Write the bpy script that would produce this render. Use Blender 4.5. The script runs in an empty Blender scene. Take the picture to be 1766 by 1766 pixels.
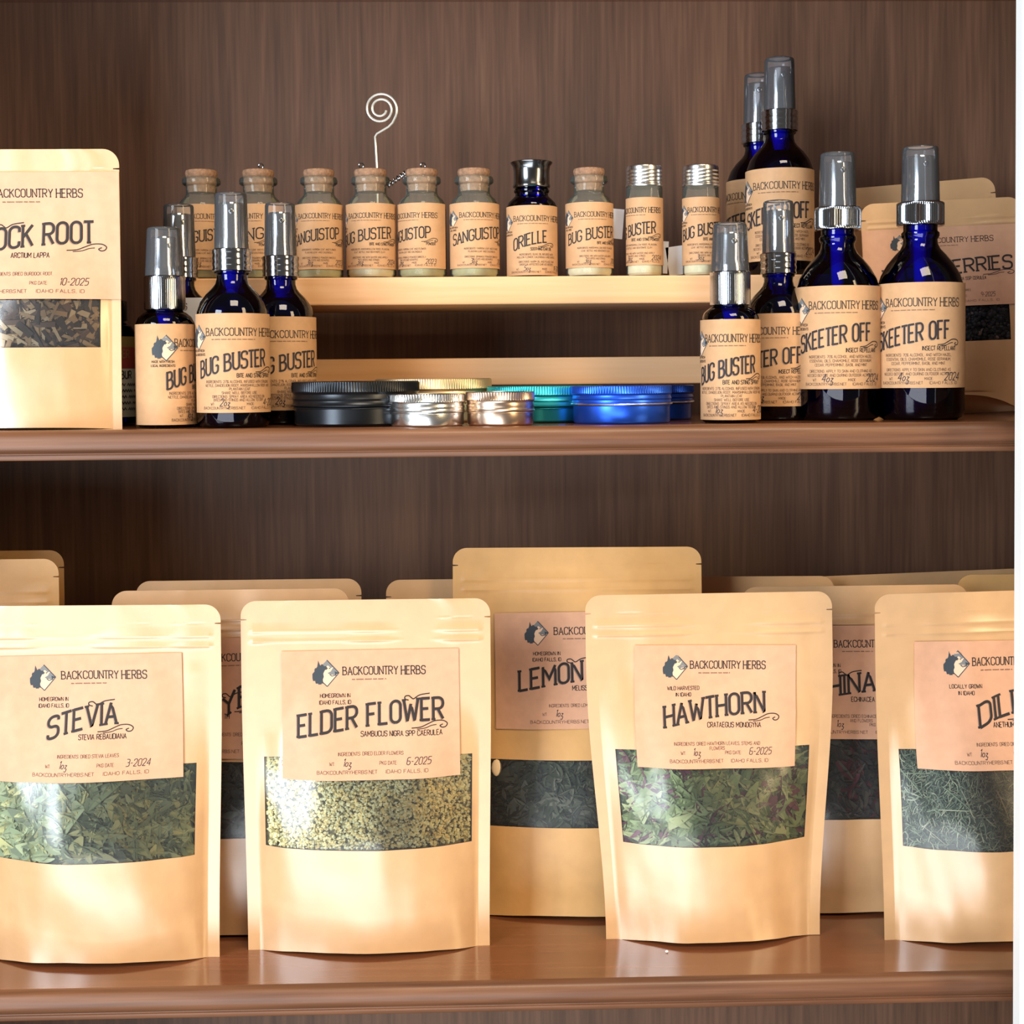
import bpy, bmesh, math, random
from mathutils import Vector, Matrix, noise

R = math.radians
PI = math.pi
C = bpy.context.scene.collection
SC = bpy.context.scene

# ------------------------------------------------------------------ camera
F_PX, CX, CY = 2600.0, 883.0, 741.0
CAM = Vector((0.0, -0.78, 0.318))
ROT = Matrix.Rotation(R(-1.6), 3, 'Z') @ Matrix.Rotation(R(90 - 2.0), 3, 'X') @ Matrix.Rotation(R(-0.49), 3, 'Z')
cd = bpy.data.cameras.new('camera')
cd.sensor_width = 36.0
cd.lens = 36.0 * F_PX / 1766.0
cd.shift_y = -(883.0 - CY) / 1766.0
cd.clip_start = 0.01
cam = bpy.data.objects.new('camera', cd)
cam.matrix_world = Matrix.Translation(CAM) @ ROT.to_4x4()
C.objects.link(cam)
SC.camera = cam

# ------------------------------------------------------------------ view, world, daylight and shop lamps
SC.view_settings.view_transform = 'Standard'
SC.view_settings.look = 'None'
SC.view_settings.gamma = 1.0
SC.view_settings.use_curve_mapping = False
SC.view_settings.exposure = -0.12
w = bpy.data.worlds.new('world')
SC.world = w
w.use_nodes = True
w.node_tree.nodes['Background'].inputs[0].default_value = (1.0, 0.90, 0.80, 1)
w.node_tree.nodes['Background'].inputs[1].default_value = 0.13


def area(name, loc, target, sx, sy, power, col):
    ld = bpy.data.lights.new(name, 'AREA')
    ld.shape = 'RECTANGLE'
    ld.size, ld.size_y = sx, sy
    ld.energy = power
    ld.color = col
    o = bpy.data.objects.new(name, ld)
    o.location = loc
    o.rotation_euler = (Vector(target) - Vector(loc)).to_track_quat('-Z', 'Y').to_euler()
    C.objects.link(o)


area('window_light', (-1.88, -2.12, 0.78), (0, 0.1, 0.25), 1.0, 1.9, 130, (0.82, 0.92, 1.0))
area('floor_sheen_fill', (-1.05, -3.25, -0.85), (-1.05, -3.25, 0.5), 2.5, 3.9, 200, (0.90, 0.95, 1.0))  # added upward panel in place of a sunlit floor, gives the pouches sheen
area('shop_lamp_light', (1.85, -1.75, 1.15), (0, 0.1, 0.25), 0.50, 1.8, 52, (1.0, 0.74, 0.42))
area('ceiling_lamp_light', (0.3, -1.4, 2.2), (0, 0.1, 0.25), 0.9, 0.7, 38, (1.0, 0.84, 0.62))

# cabinet dimensions (metres)
Z0, ZU, ZT = 0.0, 0.2925, 0.585      # tops of the three shelf boards
TH = 0.0155
YW = 0.24                            # face of the back panel


def ray(px, py):
    return (ROT @ Vector(((px - CX) / F_PX, -(py - CY) / F_PX, -1.0)))


def at(px, py, Y):
    """world point seen at a photo position, on the plane at depth Y behind the shelf edge"""
    d = ray(px, py)
    return CAM + d * ((Y - CAM.y) / d.y)


def xat(px, z, Y):
    """world x of a photo column at height z and depth Y"""
    p = at(px, 883, Y)
    for _ in range(4):
        k = project((p.x, Y, z))
        p.x += (px - k[0]) * (Y - CAM.y) / F_PX
    return p.x


def project(q):
    c = ROT.transposed() @ (Vector(q) - CAM)
    return (CX + F_PX * c.x / -c.z, CY - F_PX * c.y / -c.z)


# ------------------------------------------------------------------ materials
MATS = {}


def s2l(c):
    return tuple((v / 12.92 if v <= 0.04045 else ((v + 0.055) / 1.055) ** 2.4) for v in (x / 255.0 for x in c)) + (1.0,)


def new_mat(name):
    m = bpy.data.materials.new(name)
    m.use_nodes = True
    MATS[name] = m
    nt = m.node_tree
    return m, nt, nt.nodes['Principled BSDF'], nt.nodes['Material Output']


def plain(name, rgb, rough=0.5, metal=0.0, spec=0.5, noise_amt=0.0, nscale=60.0, bump=0.0, bscale=400.0, stretch=(1, 1, 1), coat=0.0):
    m, nt, p, out = new_mat(name)
    col = s2l(rgb)
    p.inputs['Base Color'].default_value = col
    p.inputs['Roughness'].default_value = rough
    p.inputs['Metallic'].default_value = metal
    p.inputs['Specular IOR Level'].default_value = spec
    p.inputs['Coat Weight'].default_value = coat
    p.inputs['Coat Roughness'].default_value = 0.30
    p.inputs['Coat IOR'].default_value = 2.0
    if noise_amt or bump:
        tc = nt.nodes.new('ShaderNodeTexCoord')
        mp = nt.nodes.new('ShaderNodeMapping')
        mp.inputs['Scale'].default_value = stretch
        nt.links.new(tc.outputs['Object'], mp.inputs[0])
    if noise_amt:
        n = nt.nodes.new('ShaderNodeTexNoise')
        n.inputs['Scale'].default_value = nscale
        n.inputs['Detail'].default_value = 5
        nt.links.new(mp.outputs[0], n.inputs['Vector'])
        r = nt.nodes.new('ShaderNodeValToRGB')
        r.color_ramp.elements[0].position = 0.3
        r.color_ramp.elements[1].position = 0.7
        r.color_ramp.elements[0].color = tuple(max(0, v * (1 - noise_amt)) for v in col[:3]) + (1,)
        r.color_ramp.elements[1].color = tuple(min(1, v * (1 + noise_amt)) for v in col[:3]) + (1,)
        nt.links.new(n.outputs['Fac'], r.inputs[0])
        nt.links.new(r.outputs[0], p.inputs['Base Color'])
    if bump:
        n2 = nt.nodes.new('ShaderNodeTexNoise')
        n2.inputs['Scale'].default_value = bscale
        n2.inputs['Detail'].default_value = 3
        nt.links.new(mp.outputs[0], n2.inputs['Vector'])
        b = nt.nodes.new('ShaderNodeBump')
        b.inputs['Strength'].default_value = bump
        b.inputs['Distance'].default_value = 0.001
        nt.links.new(n2.outputs['Fac'], b.inputs['Height'])
        nt.links.new(b.outputs[0], p.inputs['Normal'])
    return m


def wood(name, dark, mid, light, rough, grain_axis, scale=1.0, streak=0.5, coat=0.0):
    m, nt, p, out = new_mat(name)
    N, L = nt.nodes, nt.links
    tc = N.new('ShaderNodeTexCoord')
    mp = N.new('ShaderNodeMapping')
    sc = [60 * scale] * 3
    sc['xyz'.index(grain_axis)] = 4.5 * scale
    mp.inputs['Scale'].default_value = sc
    L.new(tc.outputs['Object'], mp.inputs[0])
    n1 = N.new('ShaderNodeTexNoise')
    n1.inputs['Scale'].default_value = 1.0
    n1.inputs['Detail'].default_value = 4
    n1.inputs['Distortion'].default_value = 1.2
    L.new(mp.outputs[0], n1.inputs['Vector'])
    mp2 = N.new('ShaderNodeMapping')
    sc2 = [420 * scale] * 3
    sc2['xyz'.index(grain_axis)] = 14.0 * scale
    mp2.inputs['Scale'].default_value = sc2
    L.new(tc.outputs['Object'], mp2.inputs[0])
    n2 = N.new('ShaderNodeTexNoise')
    n2.inputs['Scale'].default_value = 1.0
    n2.inputs['Detail'].default_value = 3
    L.new(mp2.outputs[0], n2.inputs['Vector'])
    mx = N.new('ShaderNodeMix')
    mx.data_type = 'FLOAT'
    mx.inputs[0].default_value = streak
    L.new(n1.outputs['Fac'], mx.inputs[2])
    L.new(n2.outputs['Fac'], mx.inputs[3])
    r = N.new('ShaderNodeValToRGB')
    e = r.color_ramp.elements
    e[0].position, e[0].color = 0.30, s2l(dark)
    e[1].position, e[1].color = 0.70, s2l(light)
    k = e.new(0.5)
    k.color = s2l(mid)
    L.new(mx.outputs[0], r.inputs[0])
    L.new(r.outputs[0], p.inputs['Base Color'])
    p.inputs['Roughness'].default_value = rough
    p.inputs['Coat Weight'].default_value = coat
    p.inputs['Coat Roughness'].default_value = 0.10
    b = N.new('ShaderNodeBump')
    b.inputs['Strength'].default_value = 0.12
    b.inputs['Distance'].default_value = 0.0006
    L.new(mx.outputs[0], b.inputs['Height'])
    L.new(b.outputs[0], p.inputs['Normal'])
    return m


def glassy(name, tint, ior=1.45, rough=0.02, haze=0.0, haze_col=(1, 1, 1, 1), bump=0.0, bscale=60.0, bdist=0.002):
    """thin walled glass or film: see-through with a fresnel reflection, a little white haze"""
    m, nt, p, out = new_mat(name)
    N, L = nt.nodes, nt.links
    N.remove(p)
    t = N.new('ShaderNodeBsdfTransparent')
    t.inputs[0].default_value = tint
    g = N.new('ShaderNodeBsdfGlossy')
    g.inputs['Roughness'].default_value = rough
    f = N.new('ShaderNodeFresnel')
    f.inputs['IOR'].default_value = ior
    mx = N.new('ShaderNodeMixShader')
    L.new(f.outputs[0], mx.inputs[0])
    base = t
    if haze:
        d = N.new('ShaderNodeBsdfDiffuse')
        d.inputs[0].default_value = haze_col
        mh = N.new('ShaderNodeMixShader')
        mh.inputs[0].default_value = haze
        L.new(t.outputs[0], mh.inputs[1])
        L.new(d.outputs[0], mh.inputs[2])
        base = mh
    L.new(base.outputs[0], mx.inputs[1])
    L.new(g.outputs[0], mx.inputs[2])
    if bump:
        tc = N.new('ShaderNodeTexCoord')
        n = N.new('ShaderNodeTexNoise')
        n.inputs['Scale'].default_value = bscale
        n.inputs['Detail'].default_value = 2
        L.new(tc.outputs['Object'], n.inputs['Vector'])
        b = N.new('ShaderNodeBump')
        b.inputs['Strength'].default_value = bump
        b.inputs['Distance'].default_value = bdist
        L.new(n.outputs['Fac'], b.inputs['Height'])
        L.new(b.outputs[0], g.inputs['Normal'])
        L.new(b.outputs[0], f.inputs['Normal'])
    L.new(mx.outputs[0], out.inputs[0])
    return m


wood('back_panel_wood', (80, 53, 38), (102, 70, 51), (122, 86, 63), 0.55, 'z', 1.0, 0.5)
wood('shelf_wood', (98, 57, 36), (118, 70, 45), (136, 84, 56), 0.22, 'x', 0.7, 0.45, 0.6)
wood('shelf_edge_wood', (72, 44, 30), (104, 66, 43), (128, 86, 58), 0.45, 'x', 0.8, 0.5, 0.08)
wood('pine_wood', (206, 154, 106), (218, 169, 124), (228, 183, 140), 0.5, 'x', 0.8, 0.3)
plain('white_paint', (244, 243, 240), 0.45, noise_amt=0.03, nscale=40, bump=0.25, bscale=30, stretch=(1, 1, 0.1))
plain('kraft_bag', (205, 160, 113), 0.42, spec=0.5, coat=0.75, noise_amt=0.05, nscale=90, bump=0.10, bscale=260)
plain('kraft_bag_tan', (206, 158, 100), 0.42, spec=0.5, noise_amt=0.05, nscale=90, bump=0.10, bscale=260)
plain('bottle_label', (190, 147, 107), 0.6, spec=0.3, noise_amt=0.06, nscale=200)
plain('kraft_label', (206, 156, 124), 0.55, spec=0.35, noise_amt=0.05, nscale=160, bump=0.05, bscale=500)
plain('ink_dark', (50, 44, 44), 0.6, spec=0.2)
plain('ink_brown', (104, 78, 66), 0.6, spec=0.2)
plain('ink_shade', (150, 120, 102), 0.6, spec=0.2)
plain('ink_pen', (44, 40, 52), 0.5, spec=0.2)
plain('logo_slate', (62, 68, 74), 0.6, spec=0.2)
plain('logo_grey', (120, 120, 120), 0.6, spec=0.2)
plain('logo_light', (226, 190, 160), 0.6, spec=0.2)
glassy('window_film', (0.95, 0.96, 0.96, 1), 1.62, 0.22, 0.02, (0.85, 0.93, 1.0, 1), 0.35, 45.0, 0.0016)
glassy('berry_film', (0.95, 0.96, 0.96, 1), 1.25, 0.12, 0.0, (1, 1, 1, 1), 0.35, 45.0, 0.0016)
glassy('cobalt_glass', (0.04, 0.035, 0.55, 1), 1.5, 0.025)
glassy('clear_glass', (0.96, 0.98, 0.95, 1), 1.27, 0.015, 0.06, (0.85, 0.9, 0.8, 1))
glassy('clear_plastic', (0.90, 0.92, 0.95, 1), 1.30, 0.03, 0.055, (0.9, 0.93, 1.0, 1))
plain('dark_liquid', (8, 7, 14), 0.25, spec=0.3)
plain('white_plastic', (200, 200, 225), 0.4)
plain('chrome', (168, 172, 178), 0.13, 1.0)
plain('chrome_dark', (120, 122, 124), 0.18, 1.0)
plain('cork', (144, 108, 82), 0.8, noise_amt=0.35, nscale=420, bump=0.5, bscale=500)
plain('powder_cream', (222, 210, 178), 0.9, noise_amt=0.06, nscale=260)
plain('powder_green', (176, 168, 126), 0.9, noise_amt=0.08, nscale=260)
plain('aluminium', (226, 226, 224), 0.26, 1.0)
plain('gold_metal', (236, 214, 172), 0.36, 0.9)
plain('copper_metal', (214, 186, 164), 0.28, 1.0)
plain('black_metal', (44, 46, 50), 0.30, 0.85)
plain('teal_metal', (56, 184, 196), 0.34, 0.85)
plain('blue_metal', (44, 96, 226), 0.33, 0.85)
plain('navy_metal', (24, 62, 170), 0.32, 0.9)
plain('wire_metal', (232, 228, 216), 0.35, 0.6)
plain('white_card', (236, 232, 232), 0.6)
plain('mustard_paper', (120, 92, 44), 0.6)
plain('red_paper', (132, 44, 38), 0.6)
plain('grey_paper', (170, 164, 150), 0.6)
plain('crumb_white', (250, 248, 240), 0.6)
for nm, cols in {'stevia': [(178, 184, 144), (150, 160, 124), (198, 192, 138), (122, 130, 104)],
                 'elder': [(250, 238, 186), (238, 216, 150), (226, 222, 180), (168, 156, 104)],
                 'hawthorn': [(156, 168, 118), (124, 138, 94), (180, 182, 134), (124, 72, 86)],
                 'dill': [(128, 138, 112), (98, 112, 92), (168, 168, 140), (84, 96, 80)],
                 'lemon': [(96, 100, 80), (74, 80, 64), (118, 116, 98), (62, 66, 56)],
                 'echinacea': [(70, 66, 60), (58, 54, 50), (92, 84, 70), (112, 50, 58)],
                 'burdock': [(190, 156, 118), (120, 94, 80), (222, 196, 158), (84, 68, 64)],
                 'berry': [(26, 25, 34), (16, 15, 22), (40, 36, 42), (110, 92, 84)],
                 'rear': [(88, 92, 82), (72, 76, 68), (104, 106, 94), (60, 64, 58)]}.items():
    for i, c in enumerate(cols):
        plain('%s_herb_%d' % (nm, i), c, 0.6, spec=0.3)
    plain('%s_herb_bed' % nm, tuple(int(v * 0.6) for v in cols[1]), 0.9, noise_amt=0.5, nscale=300)


# ------------------------------------------------------------------ mesh builder
class MB:
    def __init__(self):
        self.v, self.f, self.m, self.mats = [], [], [], []

    def mi(self, name):
        if name not in self.mats:
            self.mats.append(name)
        return self.mats.index(name)

    def add(self, verts, faces, mat):
        k = len(self.v)
        i = self.mi(mat)
        self.v.extend([tuple(q) for q in verts])
        self.f.extend([tuple(j + k for j in f) for f in faces])
        self.m.extend([i] * len(faces))

    def box(self, lo, hi, mat):
        x0, y0, z0 = lo
        x1, y1, z1 = hi
        self.add([(x0, y0, z0), (x1, y0, z0), (x1, y1, z0), (x0, y1, z0), (x0, y0, z1), (x1, y0, z1), (x1, y1, z1), (x0, y1, z1)],
                 [(0, 3, 2, 1), (4, 5, 6, 7), (0, 1, 5, 4), (1, 2, 6, 5), (2, 3, 7, 6), (3, 0, 4, 7)], mat)

    def lathe(self, prof, mat, n=56, knurl=None, close=True):
        """prof: (r, z) from bottom to top; knurl=(z0, z1, count, depth) ridges"""
        vs, fs = [], []
        for r, z in prof:
            for i in range(n):
                a = 2 * PI * i / n
                rr = r
                if knurl and knurl[0] <= z <= knurl[1]:
                    rr = r + knurl[3] * (0.5 + 0.5 * math.cos(knurl[2] * a)) - knurl[3]
                vs.append((rr * math.cos(a), rr * math.sin(a), z))
        for k in range(len(prof) - 1):
            for i in range(n):
                j = (i + 1) % n
                fs.append((k * n + i, k * n + j, (k + 1) * n + j, (k + 1) * n + i))
        if close:
            if prof[0][0] > 1e-6:
                fs.append(tuple(range(n - 1, -1, -1)))
            if prof[-1][0] > 1e-6:
                o = (len(prof) - 1) * n
                fs.append(tuple(o + i for i in range(n)))
        self.add(vs, fs, mat)

    def tube(self, pts, r, mat, n=10):
        pts = [Vector(p) for p in pts]
        vs, fs = [], []
        up = Vector((0.13, 0.9, 0.4)).normalized()
        for i, p in enumerate(pts):
            t = (pts[min(i + 1, len(pts) - 1)] - pts[max(i - 1, 0)]).normalized()
            a = t.cross(up).normalized()
            b = t.cross(a).normalized()
            for k in range(n):
                q = 2 * PI * k / n
                vs.append(p + (a * math.cos(q) + b * math.sin(q)) * r)
        for i in range(len(pts) - 1):
            for k in range(n):
                j = (k + 1) % n
                fs.append((i * n + k, i * n + j, (i + 1) * n + j, (i + 1) * n + k))
        fs.append(tuple(range(n - 1, -1, -1)))
        fs.append(tuple((len(pts) - 1) * n + k for k in range(n)))
        self.add(vs, fs, mat)

    def ball(self, c, r, mat, n=10, sq=(1, 1, 1)):
        vs, fs = [], []
        m = max(4, n // 2)
        for i in range(m + 1):
            th = PI * i / m
            for k in range(n):
                ph = 2 * PI * k / n
                vs.append((c[0] + sq[0] * r * math.sin(th) * math.cos(ph), c[1] + sq[1] * r * math.sin(th) * math.sin(ph), c[2] + sq[2] * r * math.cos(th)))
        for i in range(m):
            for k in range(n):
                j = (k + 1) % n
                fs.append((i * n + k, (i + 1) * n + k, (i + 1) * n + j, i * n + j))
        self.add(vs, fs, mat)

    def build(self, name, parent=None, loc=(0, 0, 0), smooth=True, weld=False, angle=35):
        me = bpy.data.meshes.new(name)
        me.from_pydata(self.v, [], self.f)
        for nm in self.mats:
            me.materials.append(MATS[nm])
        me.polygons.foreach_set('material_index', self.m)
        if weld:
            bm = bmesh.new()
            bm.from_mesh(me)
            bmesh.ops.remove_doubles(bm, verts=bm.verts, dist=1e-6)
            bm.to_mesh(me)
            bm.free()
        if smooth:
            me.polygons.foreach_set('use_smooth', [True] * len(me.polygons))
            try:
                me.set_sharp_from_angle(angle=R(angle))
            except Exception:
                pass
        me.update()
        o = bpy.data.objects.new(name, me)
        C.objects.link(o)
        o.location = loc
        if parent:
            o.parent = parent
        return o


def thing(name, label, cat, loc=(0, 0, 0), group=None, rot=(0, 0, 0)):
    o = bpy.data.objects.new(name, None)
    o.empty_display_size = 0.01
    C.objects.link(o)
    o.location = loc
    o.rotation_euler = rot
    o['label'] = label
    o['category'] = cat
    if group:
        o['group'] = group
    return o


def tag(o, label, cat, group=None):
    o['label'] = label
    o['category'] = cat
    if group:
        o['group'] = group
    return o


# ------------------------------------------------------------------ stroke lettering
G = {
    'A': (.5, "0,0 .25,1 .5,0|.1,.33 .4,.33"),
    'B': (.48, "0,0 0,1|r.22:0,1 .42,1 .42,.53 0,.53|r.24:0,.53 .48,.53 .48,0 0,0"),
    'C': (.48, "r.24:.48,.72 .48,1 0,1 0,0 .48,0 .48,.28"),
    'D': (.5, "0,0 0,1|r.26:0,1 .5,1 .5,0 0,0"),
    'E': (.42, "0,0 0,1|0,1 .42,1|0,.52 .34,.52|0,0 .42,0"),
    'F': (.42, "0,0 0,1|0,1 .42,1|0,.52 .34,.52"),
    'G': (.48, "r.24:.48,.72 .48,1 0,1 0,0 .48,0 .48,.45|.28,.45 .48,.45"),
    'H': (.48, "0,0 0,1|.48,0 .48,1|0,.5 .48,.5"),
    'I': (.02, ".01,0 .01,1"),
    'J': (.38, "r.2:0,.25 0,0 .38,0 .38,1"),
    'K': (.48, "0,0 0,1|.46,1 .02,.45|.15,.6 .48,0"),
    'L': (.4, "0,1 0,0|0,0 .4,0"),
    'M': (.6, "0,0 0,1 .3,.35 .6,1 .6,0"),
    'N': (.48, "0,0 0,1 .48,0 .48,1"),
    'O': (.48, "r.24c:0,0 0,1 .48,1 .48,0"),
    'P': (.48, "0,0 0,1|r.24:0,1 .48,1 .48,.45 0,.45"),
    'Q': (.5, "r.24c:0,0 0,1 .48,1 .48,0|.28,.22 .54,-.06"),
    'R': (.48, "0,0 0,1|r.24:0,1 .48,1 .48,.48 0,.48|.22,.48 .48,0"),
    'S': (.47, "r.22:.46,.78 .46,1 0,1 0,.53 .47,.53 .47,0 0,0 0,.22"),
    'T': (.36, "-.05,1 .41,1|.18,1 .18,0"),
    'U': (.48, "r.24:0,1 0,0 .48,0 .48,1"),
    'V': (.5, "0,1 .25,0 .5,1"),
    'W': (.7, "0,1 .17,0 .35,.8 .53,0 .7,1"),
    'X': (.48, "0,0 .48,1|0,1 .48,0"),
    'Y': (.5, "0,1 .25,.5 .5,1|.25,.5 .25,0"),
    'Z': (.46, "0,1 .46,1 0,0 .46,0"),
    '0': (.46, "r.23c:0,0 0,1 .46,1 .46,0"),
    '1': (.15, "0,.8 .15,1 .15,0"),
    '2': (.46, "r.2:0,.75 0,1 .45,1 .45,.6 0,0|0,0 .46,0"),
    '3': (.46, "r.2:0,1 .44,1 .44,.53 .15,.53|r.2:.15,.53 .46,.53 .46,0 0,0"),
    '4': (.48, ".36,0 .36,1 0,.3 .48,.3"),
    '5': (.46, ".44,1 .04,1 .02,.55|r.22:.02,.55 .46,.6 .46,0 0,0"),
    '6': (.46, "r.22:.42,1 0,1 0,0 .46,0 .46,.52 0,.52"),
    '7': (.46, "0,1 .46,1 .15,0"),
    '8': (.46, "r.2c:.03,.53 .03,1 .43,1 .43,.53|r.22c:0,0 0,.53 .46,.53 .46,0"),
    '9': (.46, "r.22:.46,.5 0,.5 0,1 .46,1 .46,0"),
    'o': (.36, "r.18c:0,0 0,.5 .36,.5 .36,0"),
    'z': (.38, "r.08:0,.46 .32,.46 .05,.05 .38,0 .30,-.42 .02,-.34"),
    '.': (.04, ".02,0 .02,.07"), ':': (.04, ".02,.1 .02,.17|.02,.6 .02,.67"), ',': (.06, ".06,.07 .01,-.14"),
    '-': (.28, "0,.45 .28,.45"), '/': (.4, "0,0 .4,1"),
    '$': (.47, "r.22:.46,.78 .46,1 0,1 0,.53 .47,.53 .47,0 0,0 0,.22|.235,1.14 .235,-.14"),
    '&': (.5, "r.12:.5,.35 .2,0 0,.2 .36,.75 .2,1 .06,.78 .5,0"),
    '%': (.46, "0,0 .46,1|r.1c:0,.68 0,1 .2,1 .2,.68|r.1c:.26,0 .26,.32 .46,.32 .46,0"),
}


def fillet(pts, r, closed):
    if r <= 0:
        return pts + ([pts[0]] if closed else [])
    n = len(pts)
    out = []
    for i, p in enumerate(pts):
        if not closed and i in (0, n - 1):
            out.append(p)
            continue
        a, b = pts[i - 1], pts[(i + 1) % n]
        la, lb = math.dist(a, p), math.dist(b, p)
        ra, rb = min(r * 1.0, la * 0.5), min(r * 1.0, lb * 0.5)
        p0 = (p[0] + (a[0] - p[0]) * ra / la, p[1] + (a[1] - p[1]) * ra / la)
        p2 = (p[0] + (b[0] - p[0]) * rb / lb, p[1] + (b[1] - p[1]) * rb / lb)
        for k in range(6):
            t = k / 5
            # conic-like rounding, rounder than a plain quadratic
            wq = 0.75
            den = (1 - t) ** 2 + 2 * wq * t * (1 - t) + t * t
            out.append(tuple(((1 - t) ** 2 * p0[q] + 2 * wq * t * (1 - t) * p[q] + t * t * p2[q]) / den for q in (0, 1)))
    if closed:
        out.append(out[0])
    return out


GC = {}
for ch, (gw, gs) in G.items():
    ls = []
    for part in gs.split('|'):
        r, closed = 0.0, False
        if part[0] == 'r':
            head, part = part.split(':')
            closed = head.endswith('c')
            r = float(head[1:].rstrip('c'))
        pts = [tuple(float(q) for q in s.split(',')) for s in part.split()]
        ls.append((fillet(pts, r, closed), closed))
    GC[ch] = (gw, ls)


def text_width(s, gap=.17, space=.36):
    wd = 0
    for ch in s:
        wd += space if ch == ' ' else GC.get(ch, GC['O'])[0] + gap
    return wd - gap


class Sheet:
    """draws ink on a flat sheet (x, y in metres) laid over a surface by the mapping f(x, y, lift)"""

    def __init__(self, mb, f, step):
        self.mb, self.f, self.step = mb, f, step

    def paper(self, x0, x1, y0, y1, mat, nx=24, ny=16, lift=0.00022):
        vs = [self.f(x0 + (x1 - x0) * i / nx, y0 + (y1 - y0) * j / ny, lift) for j in range(ny + 1) for i in range(nx + 1)]
        fs = [(j * (nx + 1) + i, j * (nx + 1) + i + 1, (j + 1) * (nx + 1) + i + 1, (j + 1) * (nx + 1) + i) for j in range(ny) for i in range(nx)]
        self.mb.add(vs, fs, mat)

    def stroke(self, pts, t, mat, lift=0.00036):
        q = [pts[0]]
        for p in pts[1:]:
            d = math.dist(q[-1], p)
            if d < 1e-7:
                continue
            k = max(1, int(math.ceil(d / self.step)))
            a = q[-1]
            for i in range(1, k + 1):
                q.append((a[0] + (p[0] - a[0]) * i / k, a[1] + (p[1] - a[1]) * i / k))
        n = len(q)
        if n < 2:
            return
        vs = []
        for i in range(n):
            d0 = (q[i][0] - q[i - 1][0], q[i][1] - q[i - 1][1]) if i else None
            d1 = (q[i + 1][0] - q[i][0], q[i + 1][1] - q[i][1]) if i < n - 1 else None

            def nrm(d):
                l = math.hypot(*d)
                return (-d[1] / l, d[0] / l)
            if d0 and d1:
                a, b = nrm(d0), nrm(d1)
                s = (a[0] + b[0], a[1] + b[1])
                l2 = s[0] ** 2 + s[1] ** 2
                if l2 < 0.35:
                    m = a
                else:
                    m = (2 * s[0] / l2, 2 * s[1] / l2)
            else:
                m = nrm(d0 or d1)
            vs.append(self.f(q[i][0] + m[0] * t, q[i][1] + m[1] * t, lift))
            vs.append(self.f(q[i][0] - m[0] * t, q[i][1] - m[1] * t, lift))
        self.mb.add(vs, [(2 * i + 1, 2 * i + 3, 2 * i + 2, 2 * i) for i in range(n - 1)], mat)

    def text(self, s, x, y, h, mat, width=None, align='c', t=.05, warp=None, serif=0.0, slant=0.0, gap=.17, cond=1.0, off=(0, 0), lift=0.00036):
        nat = text_width(s, gap)
        sx = (width / nat) if width else h * cond
        tw = nat * sx
        x0 = x - tw / 2 if align == 'c' else (x - tw if align == 'r' else x)
        cx = 0.0
        for ch in s:
            if ch == ' ':
                cx += .36
                continue
            gw, ls = GC.get(ch, GC['O'])
            for pts, closed in ls:
                def place(p):
                    X = (cx + p[0]) * sx + slant * p[1] * h
                    Y = p[1] * h
                    if warp:
                        Y += warp(X / max(tw, 1e-9))
                    return (x0 + X + off[0] * h, y + Y + off[1] * h)
                self.stroke([place(p) for p in pts], t * h, mat, lift)
                if serif and not closed:
                    for e, e2 in ((pts[0], pts[1]), (pts[-1], pts[-2])):
                        if abs(e[0] - e2[0]) < 0.3 * abs(e[1] - e2[1]) and e[1] in (0.0, 1.0):
                            self.stroke([place((e[0] - serif, e[1])), place((e[0] + serif, e[1]))], t * h * .8, mat, lift)
            cx += gw + gap

    def dashes(self, x0, x1, y, h, mat, seed=0):
        """a line of print far too small to read"""
        rnd = random.Random(seed)
        x = x0
        while x < x1:
            l = min(rnd.uniform(1.2, 4.2) * h, x1 - x)
            k = max(2, int(l / (h * .32)))
            self.stroke([(x + l * i / k, y + (h * .5 if i % 2 else 0)) for i in range(k + 1)], h * .10, mat)
            x += l + h * .55

    def poly(self, pts, mat, rows=26, lift=0.00030):
        ys = [p[1] for p in pts]
        y0, y1 = min(ys), max(ys)
        n = len(pts)

        def cross(y):
            xs = []
            for i in range(n):
                a, b = pts[i], pts[(i + 1) % n]
                if (a[1] > y) != (b[1] > y):
                    xs.append(a[0] + (y - a[1]) * (b[0] - a[0]) / (b[1] - a[1]))
            return sorted(xs)
        for k in range(rows):
            ya, yb = y0 + (y1 - y0) * k / rows, y0 + (y1 - y0) * (k + 1) / rows
            xs = cross((ya + yb) / 2)
            for i in range(0, len(xs) - 1, 2):
                a, b = xs[i], xs[i + 1]
                m = max(1, int((b - a) / (self.step * 1.5)) + 1)
                for q in range(m):
                    p, r = a + (b - a) * q / m, a + (b - a) * (q + 1) / m
                    self.mb.add([self.f(p, ya, lift), self.f(r, ya, lift), self.f(r, yb, lift), self.f(p, yb, lift)], [(0, 1, 2, 3)], mat)

    def logo(self, x, y, s):
        """dog's head looking right out of a diamond; lower left corner x, y and size s"""
        def k(*a):
            return [(x + s * a[i], y + s * a[i + 1]) for i in range(0, len(a), 2)]
        self.poly(k(.56, 1, 1, .52, .56, .02, .36, .22, .36, .80), 'logo_light', lift=0.00028)
        self.poly(k(.38, .82, .56, 1, .80, .74, .70, .70, .60, .80, .50, .74), 'logo_grey', lift=0.00031)
        self.poly(k(.80, .74, 1, .52, .84, .44, .66, .46, .58, .52, .70, .58), 'logo_grey', lift=0.00031)
        self.poly(k(.84, .58, 1, .52, .86, .44), 'logo_slate', lift=0.00034)
        self.poly(k(.02, .34, .02, .50, .10, .58, .10, .68, .20, .74, .24, .98, .31, .80, .38, .86, .46, .78, .54, .76, .60, .68,
                    .48, .62, .42, .50, .44, .38, .40, .28, .42, .14, .30, .10, .14, .14, .12, .22, .04, .24), 'logo_slate', lift=0.00034)
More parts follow.
